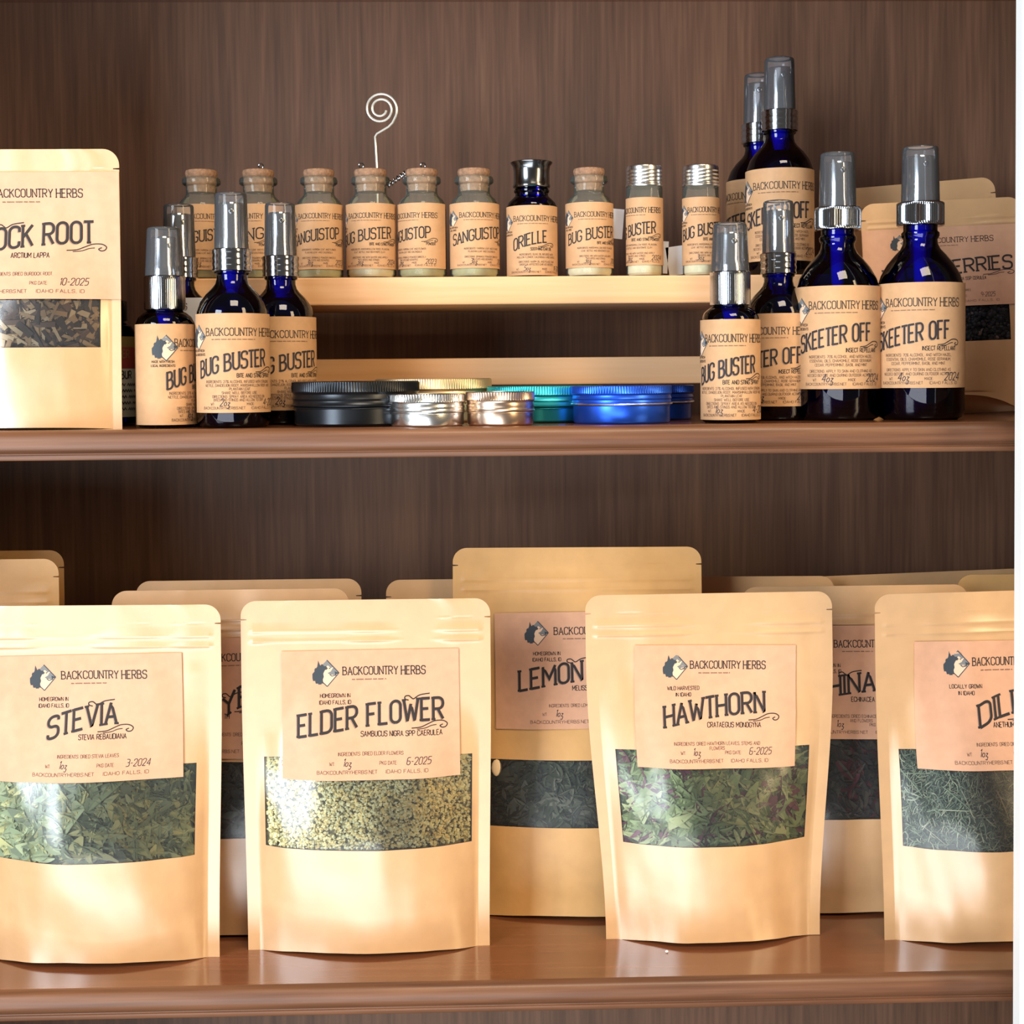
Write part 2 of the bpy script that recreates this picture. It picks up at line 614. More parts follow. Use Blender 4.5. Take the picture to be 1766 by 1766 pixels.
        self.poly(k(.62, .70, .70, .72, .66, .66), 'logo_slate', lift=0.00034)
        for a in ((.56, 1, 1, .52), (1, .52, .56, .02), (.56, .02, .38, .2)):
            p = k(*a)
            self.stroke(p, s * .016, 'logo_slate', lift=0.00035)
        self.stroke(k(.66, .46, .74, .40, .90, .44), s * .014, 'logo_slate', lift=0.00035)

    def curve(self, pts, t, mat, n=8):
        out = []
        P = [pts[0]] + list(pts) + [pts[-1]]
        for i in range(1, len(P) - 2):
            for k in range(n):
                q = k / n
                out.append(tuple(0.5 * ((2 * P[i][d]) + (-P[i - 1][d] + P[i + 1][d]) * q + (2 * P[i - 1][d] - 5 * P[i][d] + 4 * P[i + 1][d] - P[i + 2][d]) * q * q
                                        + (-P[i - 1][d] + 3 * P[i][d] - 3 * P[i + 1][d] + P[i + 2][d]) * q ** 3) for d in (0, 1)))
        out.append(pts[-1])
        self.stroke(out, t, mat)

    def flourish(self, x0, x1, y, h):
        w = x1 - x0
        k = lambda *a: [(x0 + w * a[i], y + h * a[i + 1]) for i in range(0, len(a), 2)]
        self.curve(k(0, .05, .25, .15, .45, .55, .65, .95, .88, .95, 1, .55, .96, .1, .86, .0, .80, .25, .88, .45), h * .075, 'ink_dark')
        self.curve(k(.15, -.12, .38, .0, .55, .32, .70, .42), h * .06, 'ink_dark')

    def topswash(self, x0, x1, y, h):
        w = x1 - x0
        k = lambda *a: [(x0 + w * a[i], y + h * a[i + 1]) for i in range(0, len(a), 2)]
        self.curve(k(.16, -.3, .02, -.1, .02, .3, .16, .4, .26, .1, .36, -.1, .6, .45, 1, .7), h * .09, 'ink_dark')


def rise(k):
    return lambda t: k * (1 - (1 - max(0, min(1, t))) ** 1.7) - k * .62


def draw_label(sh, W, H, title, sub, origin, body, wt, date, tw=.6, tx=.5, th=.165, swash=None, kind='pouch', seed=1, hand=1.0, rise_k=.12, site=True, halo=True):
    """print one herb label; x runs -W/2..W/2, y 0..H"""
    X = lambda f: (f - .5) * W
    Y = lambda f: (1 - f) * H
    bottle = kind != 'pouch'
    if bottle:
        lg, bx0, bx1, by, bh = (.03, .11, .26), .235, .845, .225, .075
    else:
        lg, bx0, bx1, by, bh = (.17, .075, .215), .345, .81, .195, .062
    sh.logo(X(lg[0]), Y(lg[1] + lg[2]), lg[2] * H)
    nb, nh = text_width('BACKCOUNTRY'), text_width('HERBS')
    gapw = .42
    sxu = (bx1 - bx0) * W / (nb + nh + gapw)
    sh.text('BACKCOUNTRY', X(bx0), Y(by), bh * H, 'ink_dark', width=nb * sxu, align='l', t=.05 if bottle else .06, serif=.09)
    sh.text('HERBS', X(bx1), Y(by) - .004 * H, bh * H * 1.06, 'ink_dark', width=nh * sxu, align='r', t=.05 if bottle else .06, serif=.09)
    sh.dashes(X(bx0) + .05 * W, X(bx1) - .22 * W, Y(by + .042), .016 * H, 'ink_brown', seed)
    ox = .13 if bottle else .30
    oy = .385 if bottle else .372
    for i, o in enumerate(origin):
        sh.text(o, X(ox), Y(oy + i * (.040 if bottle else .052)), (.023 if bottle else .030) * H, 'ink_dark', align='c', t=.075, cond=1.1)
    tyc = .60 if not bottle else .575
    if halo:
        sh.text(title, X(tx), Y(tyc), th * H, 'ink_shade', width=tw * W, t=.06, warp=rise(rise_k * H), serif=.0, off=(-.045, -.035), lift=0.00031)
    sh.text(title, X(tx), Y(tyc), th * H, 'ink_dark', width=tw * W, t=.058 if bottle else .066, warp=rise(rise_k * H), serif=.10)
    x1 = tx + tw / 2
    sh.flourish(X(min(x1 - .10, .93 - .2)), X(min(x1 + .09, .93)), Y(tyc + .02), .055 * H)
    if swash is not None:
        sx = tx - tw / 2 + tw * swash
        sh.topswash(X(sx - .012), X(sx + .13), Y(tyc) + th * H + rise(rise_k * H)(swash) + .012 * H, .05 * H)
    sy = .675 if not bottle else .645
    if bottle:
        sh.text(sub, X(min(x1 + .06, .90)), Y(sy), .040 * H, 'ink_dark', align='r', t=.07, cond=.95)
    else:
        sh.text(sub, X(.445), Y(sy), .040 * H, 'ink_dark', align='l', t=.07, cond=1.0)
    for i, (s, y) in enumerate(body):
        sh.text(s, X(.5), Y(y), .026 * H, 'ink_brown', align='c', t=.06, cond=1.12, width=None if text_width(s) * .026 * H * 1.12 < .92 * W else .92 * W)
    y1 = .888 if not bottle else .925
    h2 = .026 * H
    sh.text('WT:', X(.27), Y(y1), h2, 'ink_brown', align='l', t=.06, cond=1.1)
    sh.text(wt, X(.345), Y(y1 + .006), .058 * H * hand, 'ink_pen', align='l', t=.045, slant=.25, cond=.9)
    sh.text('PKG DATE:' if not bottle else 'MADE:', X(.55), Y(y1), h2, 'ink_brown', align='l', t=.06, cond=1.1)
    sh.text(date, X(.70), Y(y1 + .004), .055 * H * hand, 'ink_pen', align='l', t=.045, slant=.22, cond=1.0)
    if site:
        ys = .952 if not bottle else .965
        sh.text('BACKCOUNTRYHERBS.NET', X(.20), Y(ys), h2, 'ink_brown', align='l', t=.06, width=.335 * W)
        sh.text('IDAHO FALLS, ID', X(.585), Y(ys), h2, 'ink_brown', align='l', t=.06, width=.235 * W)


# ------------------------------------------------------------------ structure
b = MB()
x_trim = at(1762, 883, -0.034).x
b.box((x_trim, -0.034, -0.30), (x_trim + 0.07, -0.0235, 0.75), 'white_paint')
o = b.build('trim_1', smooth=False)
o['kind'] = 'structure'
o['label'] = 'white painted door casing beside the shelves'
bv = o.modifiers.new('soft', 'BEVEL')
bv.width, bv.segments, bv.limit_method = 0.0006, 2, 'ANGLE'
# lean of the old casing towards the top
o.location = (0, 0, 0)

b = MB()
b.box((-0.42, -0.034, -0.30), (-0.345, -0.0235, 0.75), 'white_paint')  # out of view on the left, added to keep daylight off the rear pouches
o = b.build('trim_2', smooth=False)
o['kind'] = 'structure'
o['label'] = 'unseen white casing left of the bookcase, added to shade the rear pouches'
XL, XR = -0.40, x_trim + 0.12
cab = thing('bookcase', 'dark brown wooden bookcase with bullnose shelves holding all the bottles and pouches', 'bookcase', (0, YW, -0.28))
b = MB()
b.box((XL, YW, -0.28), (XR, YW + 0.012, 0.75), 'back_panel_wood')
b.build('back_panel', cab, (0, -YW, 0.28), smooth=False)
for zt in (Z0, ZU, ZT):
    prof = [(YW, 0), (.0055, 0), (.0030, -.0006), (.0012, -.0018), (.0003, -.0035), (0, -.0055), (0, -.0080), (.0004, -.0098), (.0014, -.0114), (.0024, -.0121),
            (.0024, -.0126), (.0016, -.0130), (.0016, -.0150), (.0021, -TH), (YW, -TH)]
    b = MB()
    n = len(prof)
    vs = [(x, y, zt + z) for x in (XL, XR) for y, z in prof]
    fs = [(i, i + n, (i + 1) % n + n, (i + 1) % n) for i in range(n)] + [tuple(range(n)), tuple(range(2 * n - 1, n - 1, -1))]
    b.add(vs, [fs[0]] + fs[n - 2:], 'shelf_wood')
    b.add(vs, fs[1:n - 2], 'shelf_edge_wood')
    b.build('shelf_board', cab, (0, -YW, 0.28), angle=50)
for x0, x1 in ((XL - .018, XL), (XR, XR + .018)):
    b = MB()
    b.box((x0, 0.002, -0.28), (x1, YW + 0.012, 0.75), 'back_panel_wood')
    b.build('side_panel', cab, (0, -YW, 0.28), smooth=False)

# ------------------------------------------------------------------ stand-up pouches
ZIP = (.884, .912)


def smooth(t):
    t = max(0.0, min(1.0, t))
    return t * t * (3 - 2 * t)


def herb_pieces(b, kind, surf, u0, u1, v0, v1, W, H, key, rnd, ymin):
    """loose dried herb lying behind the film"""
    def spot():
        return rnd.uniform(u0 + .05, u1 - .05), rnd.uniform(v0 + .022, v1 - .022)
    ms = ['%s_herb_%d' % (key, i) for i in range(4)]
    lim = (u0 * W / 2 * .97 + .0006, u1 * W / 2 * .97 - .0006, v0 * H, v1 * H)

    def put(vs, fs, m):
        vs = [Vector(q) for q in vs]
        for q in vs:
            q.y = max(q.y, ymin(q.x, q.z) + .0002)
            if not (lim[0] < q[0] < lim[1] and lim[2] < q[2] < lim[3]):
                return
        b.add(vs, fs, m)

    def frame(u, v, dep):
        p = surf(u, v, -dep)
        return p
    if kind == 'bits':
        for _ in range(6000):
            u, v = spot()
            p = frame(u, v, rnd.uniform(.0006, .0034))
            r = rnd.uniform(.0008, .0015)
            q = Matrix.Rotation(rnd.uniform(0, 6.28), 3, Vector((rnd.gauss(0, 1), rnd.gauss(0, 1), rnd.gauss(0, 1))).normalized())
            k = rnd.uniform(.5, 1.0)
            vs = [Vector(c) for c in ((r, 0, 0), (-r, 0, 0), (0, r * k, 0), (0, -r * k, 0), (0, 0, r * k), (0, 0, -r * k))]
            put([p + q @ c for c in vs], [(0, 2, 4), (2, 1, 4), (1, 3, 4), (3, 0, 4), (2, 0, 5), (1, 2, 5), (3, 1, 5), (0, 3, 5)], rnd.choices(ms, (5, 4, 4, 1.5))[0])
    elif kind == 'leaf':
        for i in range(1150):
            u, v = spot()
            p = frame(u, v, rnd.uniform(.0008, .0045))
            L = rnd.choice((.004, .006, .008, .011, .014)) * rnd.uniform(.8, 1.3) * {'stevia': 1.55, 'hawthorn': 1.2}.get(key, 1.0)
            wd = L * rnd.uniform(.16, .55)
            a = rnd.uniform(0, 6.28)
            d = Vector((math.cos(a), rnd.uniform(-.22, .22), math.sin(a)))
            s = Vector((-math.sin(a), rnd.uniform(-.6, .6), math.cos(a)))
            curl = rnd.uniform(-.8, .8)
            fr = rnd.uniform(.1, .5)
            vs, fs = [], []
            for k in range(6):
                t = k / 5
                wk = wd * math.sin(PI * min(1, max(.05, t * .93 + .05))) ** .8
                c = p + d * (L * (t - .5)) + s * (curl * L * (t - .5) ** 2)
                fold = fr * wk
                vs += [c - s * wk * .5 + Vector((0, -.2 * fold, 0)), c + Vector((0, fold, 0)), c + s * wk * .5 + Vector((0, -.2 * fold, 0))]
            for k in range(5):
                fs += [(3 * k, 3 * k + 1, 3 * k + 4, 3 * k + 3), (3 * k + 1, 3 * k + 2, 3 * k + 5, 3 * k + 4)]
            put(vs, fs, rnd.choices(ms, (4, 3, 2.4, 2.2))[0])
    elif kind == 'thread':
        for i in range(3000):
            u, v = spot()
            p = frame(u, v, rnd.uniform(.0006, .004))
            L = rnd.uniform(.002, .008) if rnd.random() < .94 else rnd.uniform(.012, .022)
            a = rnd.uniform(0, 6.28)
            cv = rnd.uniform(-.9, .9) if L < .01 else .05
            t = rnd.uniform(.00014, .00034)
            vs, fs = [], []
            for k in range(5):
                q = a + cv * (k / 4 - .5) * 2
                if k:
                    p = p + Vector((math.cos(q), rnd.uniform(-.15, .15), math.sin(q))) * (L / 4)
                nx = Vector((-math.sin(q), 0, math.cos(q))) * t
                vs += [p + nx, p - nx, p + Vector((0, -t, 0))]
            for k in range(4):
                fs += [(3 * k, 3 * k + 2, 3 * k + 5, 3 * k + 3), (3 * k + 2, 3 * k + 1, 3 * k + 4, 3 * k + 5)]
            put(vs, fs, rnd.choices(ms, (4, 3, 3, 2))[0])
    elif kind == 'chunk':
        for i in range(300):
            u, v = spot()
            p = frame(u, v, rnd.uniform(.0015, .0050))
            L, wd, th = rnd.uniform(.005, .0135), rnd.uniform(.0018, .0042), rnd.uniform(.0012, .0024)
            q = Matrix.Rotation(rnd.uniform(0, 6.28), 3, 'Y') @ Matrix.Rotation(rnd.uniform(-.4, .4), 3, 'X')
            vs = []
            for sx in (-1, 1):
                tp = rnd.uniform(.5, 1.1)
                for sy, sz in ((-1, -1), (1, -1), (1, 1), (-1, 1)):
                    vs.append(p + q @ Vector((sx * L / 2 + rnd.uniform(-.0005, .0005), sy * th / 2 * tp, sz * wd / 2 * tp)))
            put(vs, [(0, 3, 2, 1), (4, 5, 6, 7), (0, 1, 5, 4), (1, 2, 6, 5), (2, 3, 7, 6), (3, 0, 4, 7)], rnd.choices(ms, (4, 4, 2.5, 4))[0])
    elif kind == 'berry':
        for i in range(620):
            u, v = spot()
            p = frame(u, v, rnd.uniform(.0012, .0036))
            r = rnd.uniform(.0012, .0021)
            b.ball(p, r, rnd.choices(ms, (4, 3, 2, .5))[0], 8, (1, rnd.uniform(.7, 1), rnd.uniform(.75, 1)))


def pouch(label, X, Y, W=.1355, H=.195, z=Z0, taper=.972, lean=0.0, yaw=0.0, tilt=0.0, T=.016, Tb=.006, mat='kraft_bag', win=(-.83, .85, .306, .556),
          lab=None, text=None, herb=None, key='rear', seed=1, lift=.0016, group=None, wrinkle=1.0, fill_v=1.0, extra=None):
    rnd = random.Random(seed)
    root = thing('stand_up_pouch', label, 'pouch', (X, Y, z), group, (R(-lean), R(tilt), R(yaw)))
    cr = .0085
    zn = H - .0104
    off = seed * 7.31

    def hw(v):
        zz = v * H
        h = W / 2 * (taper + (1 - taper) * smooth(v / .8))
        if zz > H - cr:
            h -= cr - math.sqrt(max(0, cr * cr - (zz - (H - cr)) ** 2))
        if abs(zz - zn) < .0004:
            h -= .0032
        return h

    def side(u):
        a = abs(u) / .90
        return 0.0 if a >= 1 else (1 - a ** 2.1) ** .92

    def prof(v):
        return (.80 + .20 * smooth(v / .25)) * (1 - smooth((v - .30) / .52)) if v > .30 else .80 + .20 * smooth(v / .25)

    def bulge(u, v):
        s = side(u)
        d = T * s * prof(v)
        for zv in ZIP:
            if abs(u) < .93:
                d += .0007 * math.exp(-((v - zv) * H / .0011) ** 2)
        nz = noise.noise(Vector((u * 2.1 + off, v * 3.3, off)))
        n2 = noise.noise(Vector((u * 5.0 + v * 3 + off, v * 2.2 - u * 1.5, off + 9)))
        n3 = noise.noise(Vector((u * 1.3 - off, v * 1.1, off + 3)))
        amp = wrinkle * min(1.0, s * 2.2 + .12) * (1 if v < ZIP[0] - .06 else .45)
        d += amp * (.0022 * nz + .0010 * n2 * (0.4 + abs(u)) + .0016 * n3 * (1 - s * .4))
        return max(d, .0001)

    def front(u, v, out=0.0):
        return Vector((u * hw(v), -bulge(u, v) - out, v * H + lift * side(u) * (1 - smooth(v / .12))))

    def back(u, v):
        return Vector((u * hw(v), Tb * side(u) * prof(v) + .0003, v * H))

    us = sorted(set([round(-1 + 2 * i / 44, 4) for i in range(45)] + [win[0], win[1], -.90, .90, -.93, .93]))
    vs_ = sorted(set([round(i / 60, 4) for i in range(55)] + [win[2], win[3]] + [ZIP[0] + k * .0045 for k in range(-3, 9)]
                     + [(zn - .0012) / H, (zn - .00045) / H, (zn - .00025) / H, (zn + .00025) / H, (zn + .00045) / H, (zn + .0012) / H]
                     + [(H - cr * (1 - math.sin(PI / 2 * k / 9))) / H for k in range(10)] + [.90, .92, .94]))
    b = MB()
    nu, nv = len(us), len(vs_)
    fv = [front(u, v) for v in vs_ for u in us]
    bk = [back(u, v) for v in vs_ for u in us]
    fs = []
    for j in range(nv - 1):
        for i in range(nu - 1):
            if win and us[i] >= win[0] - 1e-6 and us[i + 1] <= win[1] + 1e-6 and vs_[j] >= win[2] - 1e-6 and vs_[j + 1] <= win[3] + 1e-6:
                continue
            fs.append((j * nu + i, j * nu + i + 1, (j + 1) * nu + i + 1, (j + 1) * nu + i))
    k = nu * nv
    for j in range(nv - 1):
        for i in range(nu - 1):
            fs.append((k + j * nu + i, k + (j + 1) * nu + i, k + (j + 1) * nu + i + 1, k + j * nu + i + 1))
    for j in range(nv - 1):
        fs.append((j * nu, (j + 1) * nu, k + (j + 1) * nu, k + j * nu))
        fs.append((j * nu + nu - 1, k + j * nu + nu - 1, k + (j + 1) * nu + nu - 1, (j + 1) * nu + nu - 1))
    for i in range(nu - 1):
        t = (nv - 1) * nu
        fs.append((t + i, t + i + 1, k + t + i + 1, k + t + i))
    b.add(fv + bk, fs, mat)
    # bottom gusset folded up between the panels
    gs = []
    for q in (0, .25, .5, .75, 1):
        for u in us:
            a, c = front(u, 0), back(u, 0)
            p = a.lerp(c, q)
            p.z += (.35 * lift * side(u) + .001) * 4 * q * (1 - q) if q not in (0, 1) else 0
            gs.append(p)
    b.add(gs, [(r * nu + i, (r + 1) * nu + i, (r + 1) * nu + i + 1, r * nu + i + 1) for r in range(4) for i in range(nu - 1)], mat)
    b.build('pouch_body', root, weld=True, angle=60)
    # film
    b = MB()
    nx, ny = 30, 18
    b.add([front(win[0] - .015 + (win[1] - win[0] + .03) * i / nx, win[2] - .008 + (win[3] - win[2] + .016) * j / ny, -.0003) for j in range(ny + 1) for i in range(nx + 1)],
          [(j * (nx + 1) + i, j * (nx + 1) + i + 1, (j + 1) * (nx + 1) + i + 1, (j + 1) * (nx + 1) + i) for j in range(ny) for i in range(nx)], 'berry_film' if herb == 'berry' else 'window_film')
    b.build('clear_window', root)
    # herbs
    b = MB()
    u0, u1, v0, v1 = win[0] - .03, win[1] + .03, win[2] - .02, win[2] + (win[3] - win[2]) * fill_v + .02

    def inner(u, v, out=0.0):
        room = max(.15, min(1.0, (bulge(u, v) + Tb * side(u) * prof(v)) / .010))
        return front(u, v, out * room - .0004)
    b.add([inner(u0 + (u1 - u0) * i / nx, v0 + (v1 - v0) * j / ny, -.0044) for j in range(ny + 1) for i in range(nx + 1)],
          [(j * (nx + 1) + i, j * (nx + 1) + i + 1, (j + 1) * (nx + 1) + i + 1, (j + 1) * (nx + 1) + i) for j in range(ny) for i in range(nx)], key + '_herb_bed')
    if herb:
        herb_pieces(b, herb, inner, u0, u1, v0, v1, W, H, key, rnd, lambda x, zz: inner(x / hw(zz / H), zz / H).y)
        if extra:
            extra(b, inner)
    o = b.build('dried_herb', root, smooth=herb in ('berry', 'leaf'))
    o['kind'] = 'stuff'
    if lab:
        x0, x1, y0, y1 = lab[:4]
        la = lab[4] if len(lab) > 4 else 0.0
        cxu, cyv = (x0 + x1) / 2, (y0 + y1) / 2
        LW, LH = (x1 - x0) * W / 2, (y1 - y0) * H
        ca, sa = math.cos(R(la)), math.sin(R(la))

        def f(x, y, out):
            yy = y - LH / 2
            u = cxu + (x * ca - yy * sa) / (W / 2)
            v = cyv + (x * sa + yy * ca) / H
            p = front(u, v, 0)
            p.x = u * W / 2 * min(1, hw(v) / (W / 2) + .012)
            p.y -= out + .0007
            return p
        b = MB()
        sh = Sheet(b, f, .0030)
        sh.paper(-LW / 2, LW / 2, 0, LH, 'kraft_label', 44, 36)
        if text:
            draw_label(sh, LW, LH, **text)
        b.build('paper_label', root, angle=60)
    return root


def herb_text(title, sub, origin, ingr, wt, date, tw, tx=.5, swash=None, **k):
    body = [(s, .815 + .038 * i) for i, s in enumerate(ingr)]
    return dict(title=title, sub=sub, origin=origin, body=body, wt=wt, date=date, tw=tw, tx=tx, swash=swash, **k)


HG = ['HOMEGROWN IN', 'IDAHO FALLS, ID']
# front row on the lower shelf
pouch('kraft pouch printed STEVIA with grey-green leaves, foremost at the left end of the lower shelf', xat(171, 0, .047), .047, W=.1395, taper=.955, seed=3, lean=.3, yaw=-2,
      lab=(-.75, .70, .517, .862, .8), win=(-.83, .81, .300, .556), herb='leaf', key='stevia', T=.021, lift=.003,
      text=herb_text('STEVIA', 'STEVIA REBAUDIANA', HG, ['INGREDIENTS: DRIED STEVIA LEAVES.'], '1oz', '3-2024', .37, .46, .62))
pouch('kraft pouch printed ELDER FLOWER with tiny pale yellow blossoms in its window', xat(637, 0, .054), .054, W=.1385, seed=5, lean=.8,
      lab=(-.675, .745, .498, .857, .3), herb='bits', key='elder', T=.019, lift=.0022,
      text=herb_text('ELDER FLOWER', 'SAMBUCUS NIGRA SPP CAERULEA', HG, ['INGREDIENTS: DRIED ELDER FLOWERS'], '1oz', '6-2025', .815, .50, .75))
pouch('kraft pouch printed HAWTHORN with green leaves and dark red petals in its window', xat(1230, 0, .060), .060, W=.1400, taper=.868, seed=8, lean=1.4, tilt=-.3,
      lab=(-.615, .69, .505, .850, -1.0), win=(-.80, .82, .290, .556), herb='leaf', key='hawthorn', T=.019, wrinkle=1.1, lift=.0025,
      text=herb_text('HAWTHORN', 'CRATAEGUS MONOGYNA', ['WILD HARVESTED', 'IN IDAHO'], ['INGREDIENTS: DRIED HAWTHORN LEAVES, STEMS AND', 'FLOWERS'], '1oz', '6-2025', .62, .49))
pouch('kraft pouch printed DILL with fine thread-like leaves, beside the white casing', xat(1716, 0, .055), .055, taper=.95, seed=13, lean=1.2, tilt=-.3, yaw=4,
      lab=(-.68, .74, .498, .857, -1.0), win=(-.83, .84, .277, .555), herb='thread', key='dill', T=.022, wrinkle=1.5, lift=.0026,
      text=herb_text('DILL', 'ANETHUM GRAVEOLENS', ['LOCALLY GROWN', 'IN IDAHO'], ['INGREDIENTS: DRIED DILL LEAVES.'], '1oz', '6-2025', .27, .50))


# second row and the rows behind
def pale_leaf(b, surf):
    p = surf(-.66, .40, .0000)
    b.ball(p, .0042, 'burdock_herb_2', 12, (.75, .25, 1.2))


pouch('larger tan pouch printed LEMON BALM with dark green leaves, standing behind ELDER FLOWER and HAWTHORN', xat(1000, 0, .100), .100, W=.149, H=.2165, taper=.975, seed=21,
      lean=5.5, yaw=-3, lab=(-.66, .72, .508, .822, .6), win=(-.80, .82, .244, .424), mat='kraft_bag_tan', herb='leaf', key='lemon', T=.014, extra=pale_leaf,
      text=herb_text('LEMON BALM', 'MELISSA OFFICINALIS', HG, ['INGREDIENTS: DRIED LEMON BALM LEAVES'], '1oz', '5-2025', .72, .50, .40))
pouch('kraft pouch printed ECHINACEA in the gap between HAWTHORN and DILL', xat(1481, 0, .098), .098, H=.1925, seed=23, lean=2.5, taper=.99,
      lab=(-.68, .72, .535, .878, -.5), win=(-.83, .85, .295, .540), herb='leaf', key='echinacea', T=.012,
      text=herb_text('ECHINACEA', 'ECHINACEA PURPUREA', HG, ['INGREDIENTS: DRIED ECHINACEA LEAVES', 'AND FLOWERS'], '1oz', '6-2025', .72, .50, .34))
pouch('kraft pouch showing the letters YR in the gap between STEVIA and ELDER FLOWER', xat(405, 0, .083), .083, H=.1975, seed=27, lean=.8, taper=.99,
      lab=(-.68, .72, .515, .860, .5), win=(-.83, .85, .288, .505), herb='leaf', key='rear', T=.012,
      text=herb_text('THYRON', 'THYMUS', HG, ['INGREDIENTS: DRIED LEAVES'], '1oz', '6-2024', .34, .51, .42) if False else
      herb_text('YR', 'TH', HG, ['INGREDIENTS: DRIED LEAVES'], '1oz', '6-2024', .17, .52, .05))
plainp = dict(seed=31, T=.010, wrinkle=.7)
pouch('kraft pouch top peeking out furthest behind, between STEVIA and ELDER FLOWER', xat(436, 0, .128), .128, H=.1970, lean=.8, **plainp)
pouch('greyish kraft pouch top between ELDER FLOWER and the taller LEMON BALM pouch', xat(862, 0, .137), .137, lean=0, **plainp)
pouch('shaded kraft pouch top just right of the tall LEMON BALM pouch, behind HAWTHORN', xat(1252, 0, .150), .150, H=.1925, lean=.8, tilt=.4, **plainp)
pouch('kraft pouch top sloping up to the right behind ECHINACEA and DILL', xat(1618, 0, .170), .170, W=.150, H=.1915, lean=0, tilt=-1.6, **plainp)
pouch('tan pouch top showing between DILL and the white casing', xat(1838, 0, .128), .128, lean=0, mat='kraft_bag_tan', **plainp)
pouch('tan taller pouch whose rounded corner rises above STEVIA, nearer one of two', xat(-112, 0, .092), .092, W=.149, H=.2155, lean=.5, mat='kraft_bag_tan', **plainp)
pouch('tan taller pouch whose corner shows furthest back above STEVIA', xat(-96, 0, .126), .126, W=.149, H=.2165, lean=.8, mat='kraft_bag_tan', **plainp)

# pouches on the upper shelf
pouch('small kraft pouch printed BURDOCK ROOT with chopped roots, leftmost on the upper shelf', xat(48, ZU, .022), .022, W=.1005, H=.1470, z=ZU, taper=.985, seed=41,
      lab=(-1.0, 1.0, .464, .918, 0), win=(-.80, .80, .292, .47), herb='chunk', key='burdock', T=.012, lift=.0012, wrinkle=.8,
      text=herb_text('BURDOCK ROOT', 'ARCTIUM LAPPA', [], ['INGREDIENTS: DRIED BURDOCK ROOT.'], '1oz', '10-2025', .78, .47, .38))
pouch('small kraft pouch printed ELDERBERRIES with black berries, behind the last blue bottle', xat(1640, ZU, .150), .150, W=.1010, H=.1330, z=ZU, taper=.985, seed=43, tilt=-2.5, lean=1.2,
      lab=(-1.0, 1.0, .50, .875, 0), win=(-.80, .78, .335, .53), herb='berry', key='berry', T=.012, lift=.012, wrinkle=.8, mat='kraft_bag',
      text=herb_text('ELDERBERRIES', 'SAMBUCUS NIGRA SSP CERULEA', [], ['INGREDIENTS: DRIED BLUE ELDER BERRIES'], '1oz', '9-2025', .80, .52))
pouch('blank kraft pouch top leaning behind the ELDERBERRIES pouch', xat(1618, ZU, .190), .190, W=.1010, H=.1480, z=ZU + .002, taper=.985, lean=3, tilt=-4.5, seed=47, T=.010, wrinkle=.7)

# ------------------------------------------------------------------ riser
YR, ZR = 0.105, at(883, 476.5, .105).z
xr0, xr1 = at(304, 478, YR).x, at(1432, 478, YR).x
zb = at(883, 524.5, YR).z
rs = thing('display_riser', 'pale pine riser with a long board carrying the small vials', 'riser', ((xr0 + xr1) / 2, YR, ZU))
o_ = Vector(rs.location)


def rbox(name, lo, hi):
    b = MB()
    b.box(lo, hi, 'pine_wood')
    o = b.build(name, rs, tuple(-o_), smooth=False)
    m = o.modifiers.new('soft', 'BEVEL')
    m.width, m.segments = .0009, 2


rbox('top_board', (xr0, YR, zb), (xr1, .208, ZR))
zs1, zs0 = at(883, 617, .150).z, at(883, 664, .150).z
rbox('back_stretcher', (xr0 + .010, .150, zs0), (xr1 - .010, .162, zs1))
for x in (xr0, xr1 - .012):
    rbox('end_support', (x, .162, ZU), (x + .012, .200, zb))


# ------------------------------------------------------------------ bottles
def cyl_map(Rr, z0, rot):
    """flat sheet wrapped round a cylinder; rot turns its middle away from the viewer"""
    def f(x, y, out):
        a = x / Rr + R(rot)
        r = Rr + out
        return Vector((r * math.sin(a), -r * math.cos(a), z0 + y))
    return f


def wrap_label(root, Rr, z0, H, W, rot, text, pad=0.0, nx=48):
    b = MB()
    sh = Sheet(b, cyl_map(Rr, z0, rot), .0016)
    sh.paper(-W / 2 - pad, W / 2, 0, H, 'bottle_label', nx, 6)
    draw_label(sh, W, H, **text)
    return b.build('paper_label', root, angle=60)


def ins(prof, d, zmax=None):
    return [(max(.0004, r - d), z + (d if i == 0 else 0)) for i, (r, z) in enumerate(prof) if zmax is None or z <= zmax]


BOT = {
    '2oz': dict(R=.0195, gl=[(.0165, 0), (.0185, .0012), (.0195, .0035), (.0195, .0580), (.0190, .0625), (.0172, .0675), (.0140, .0720), (.0108, .0752), (.0090, .0775), (.0083, .0800), (.0083, .0822), (.0094, .0830), (.0094, .0840), (.0083, .0848), (.0083, .0930)],
                fill=.0735, col=(.0105, .0840, .0962), cap=(.0092, .0086, .1265), lab=(.0082, .0528, .070), ribs=None),
    '4oz': dict(R=.02425, gl=[(.0200, 0), (.0228, .0015), (.02425, .0050), (.02425, .0690), (.0237, .0745), (.0218, .0810), (.0185, .0870), (.0145, .0920), (.0112, .0955), (.0097, .0985), (.0094, .1010), (.0105, .1030), (.0105, .1048), (.0094, .1060), (.0094, .1180)],
                fill=.0765, col=(.0131, .1085, .1218), cap=(.0106, .0099, .1530), lab=(.0180, .0580, .072), ribs=64),
    '1oz': dict(R=.0164, gl=[(.0140, 0), (.0155, .0010), (.0164, .0030), (.0164, .0545), (.0160, .0580), (.0146, .0612), (.0120, .0635), (.0100, .0645), (.0094, .0660), (.0094, .0800)],
                fill=.0560, col=(.0113, .0650, .0840), cap=(.0106, .0093, .1110), lab=(.0018, .0553, .062), ribs=70),
}


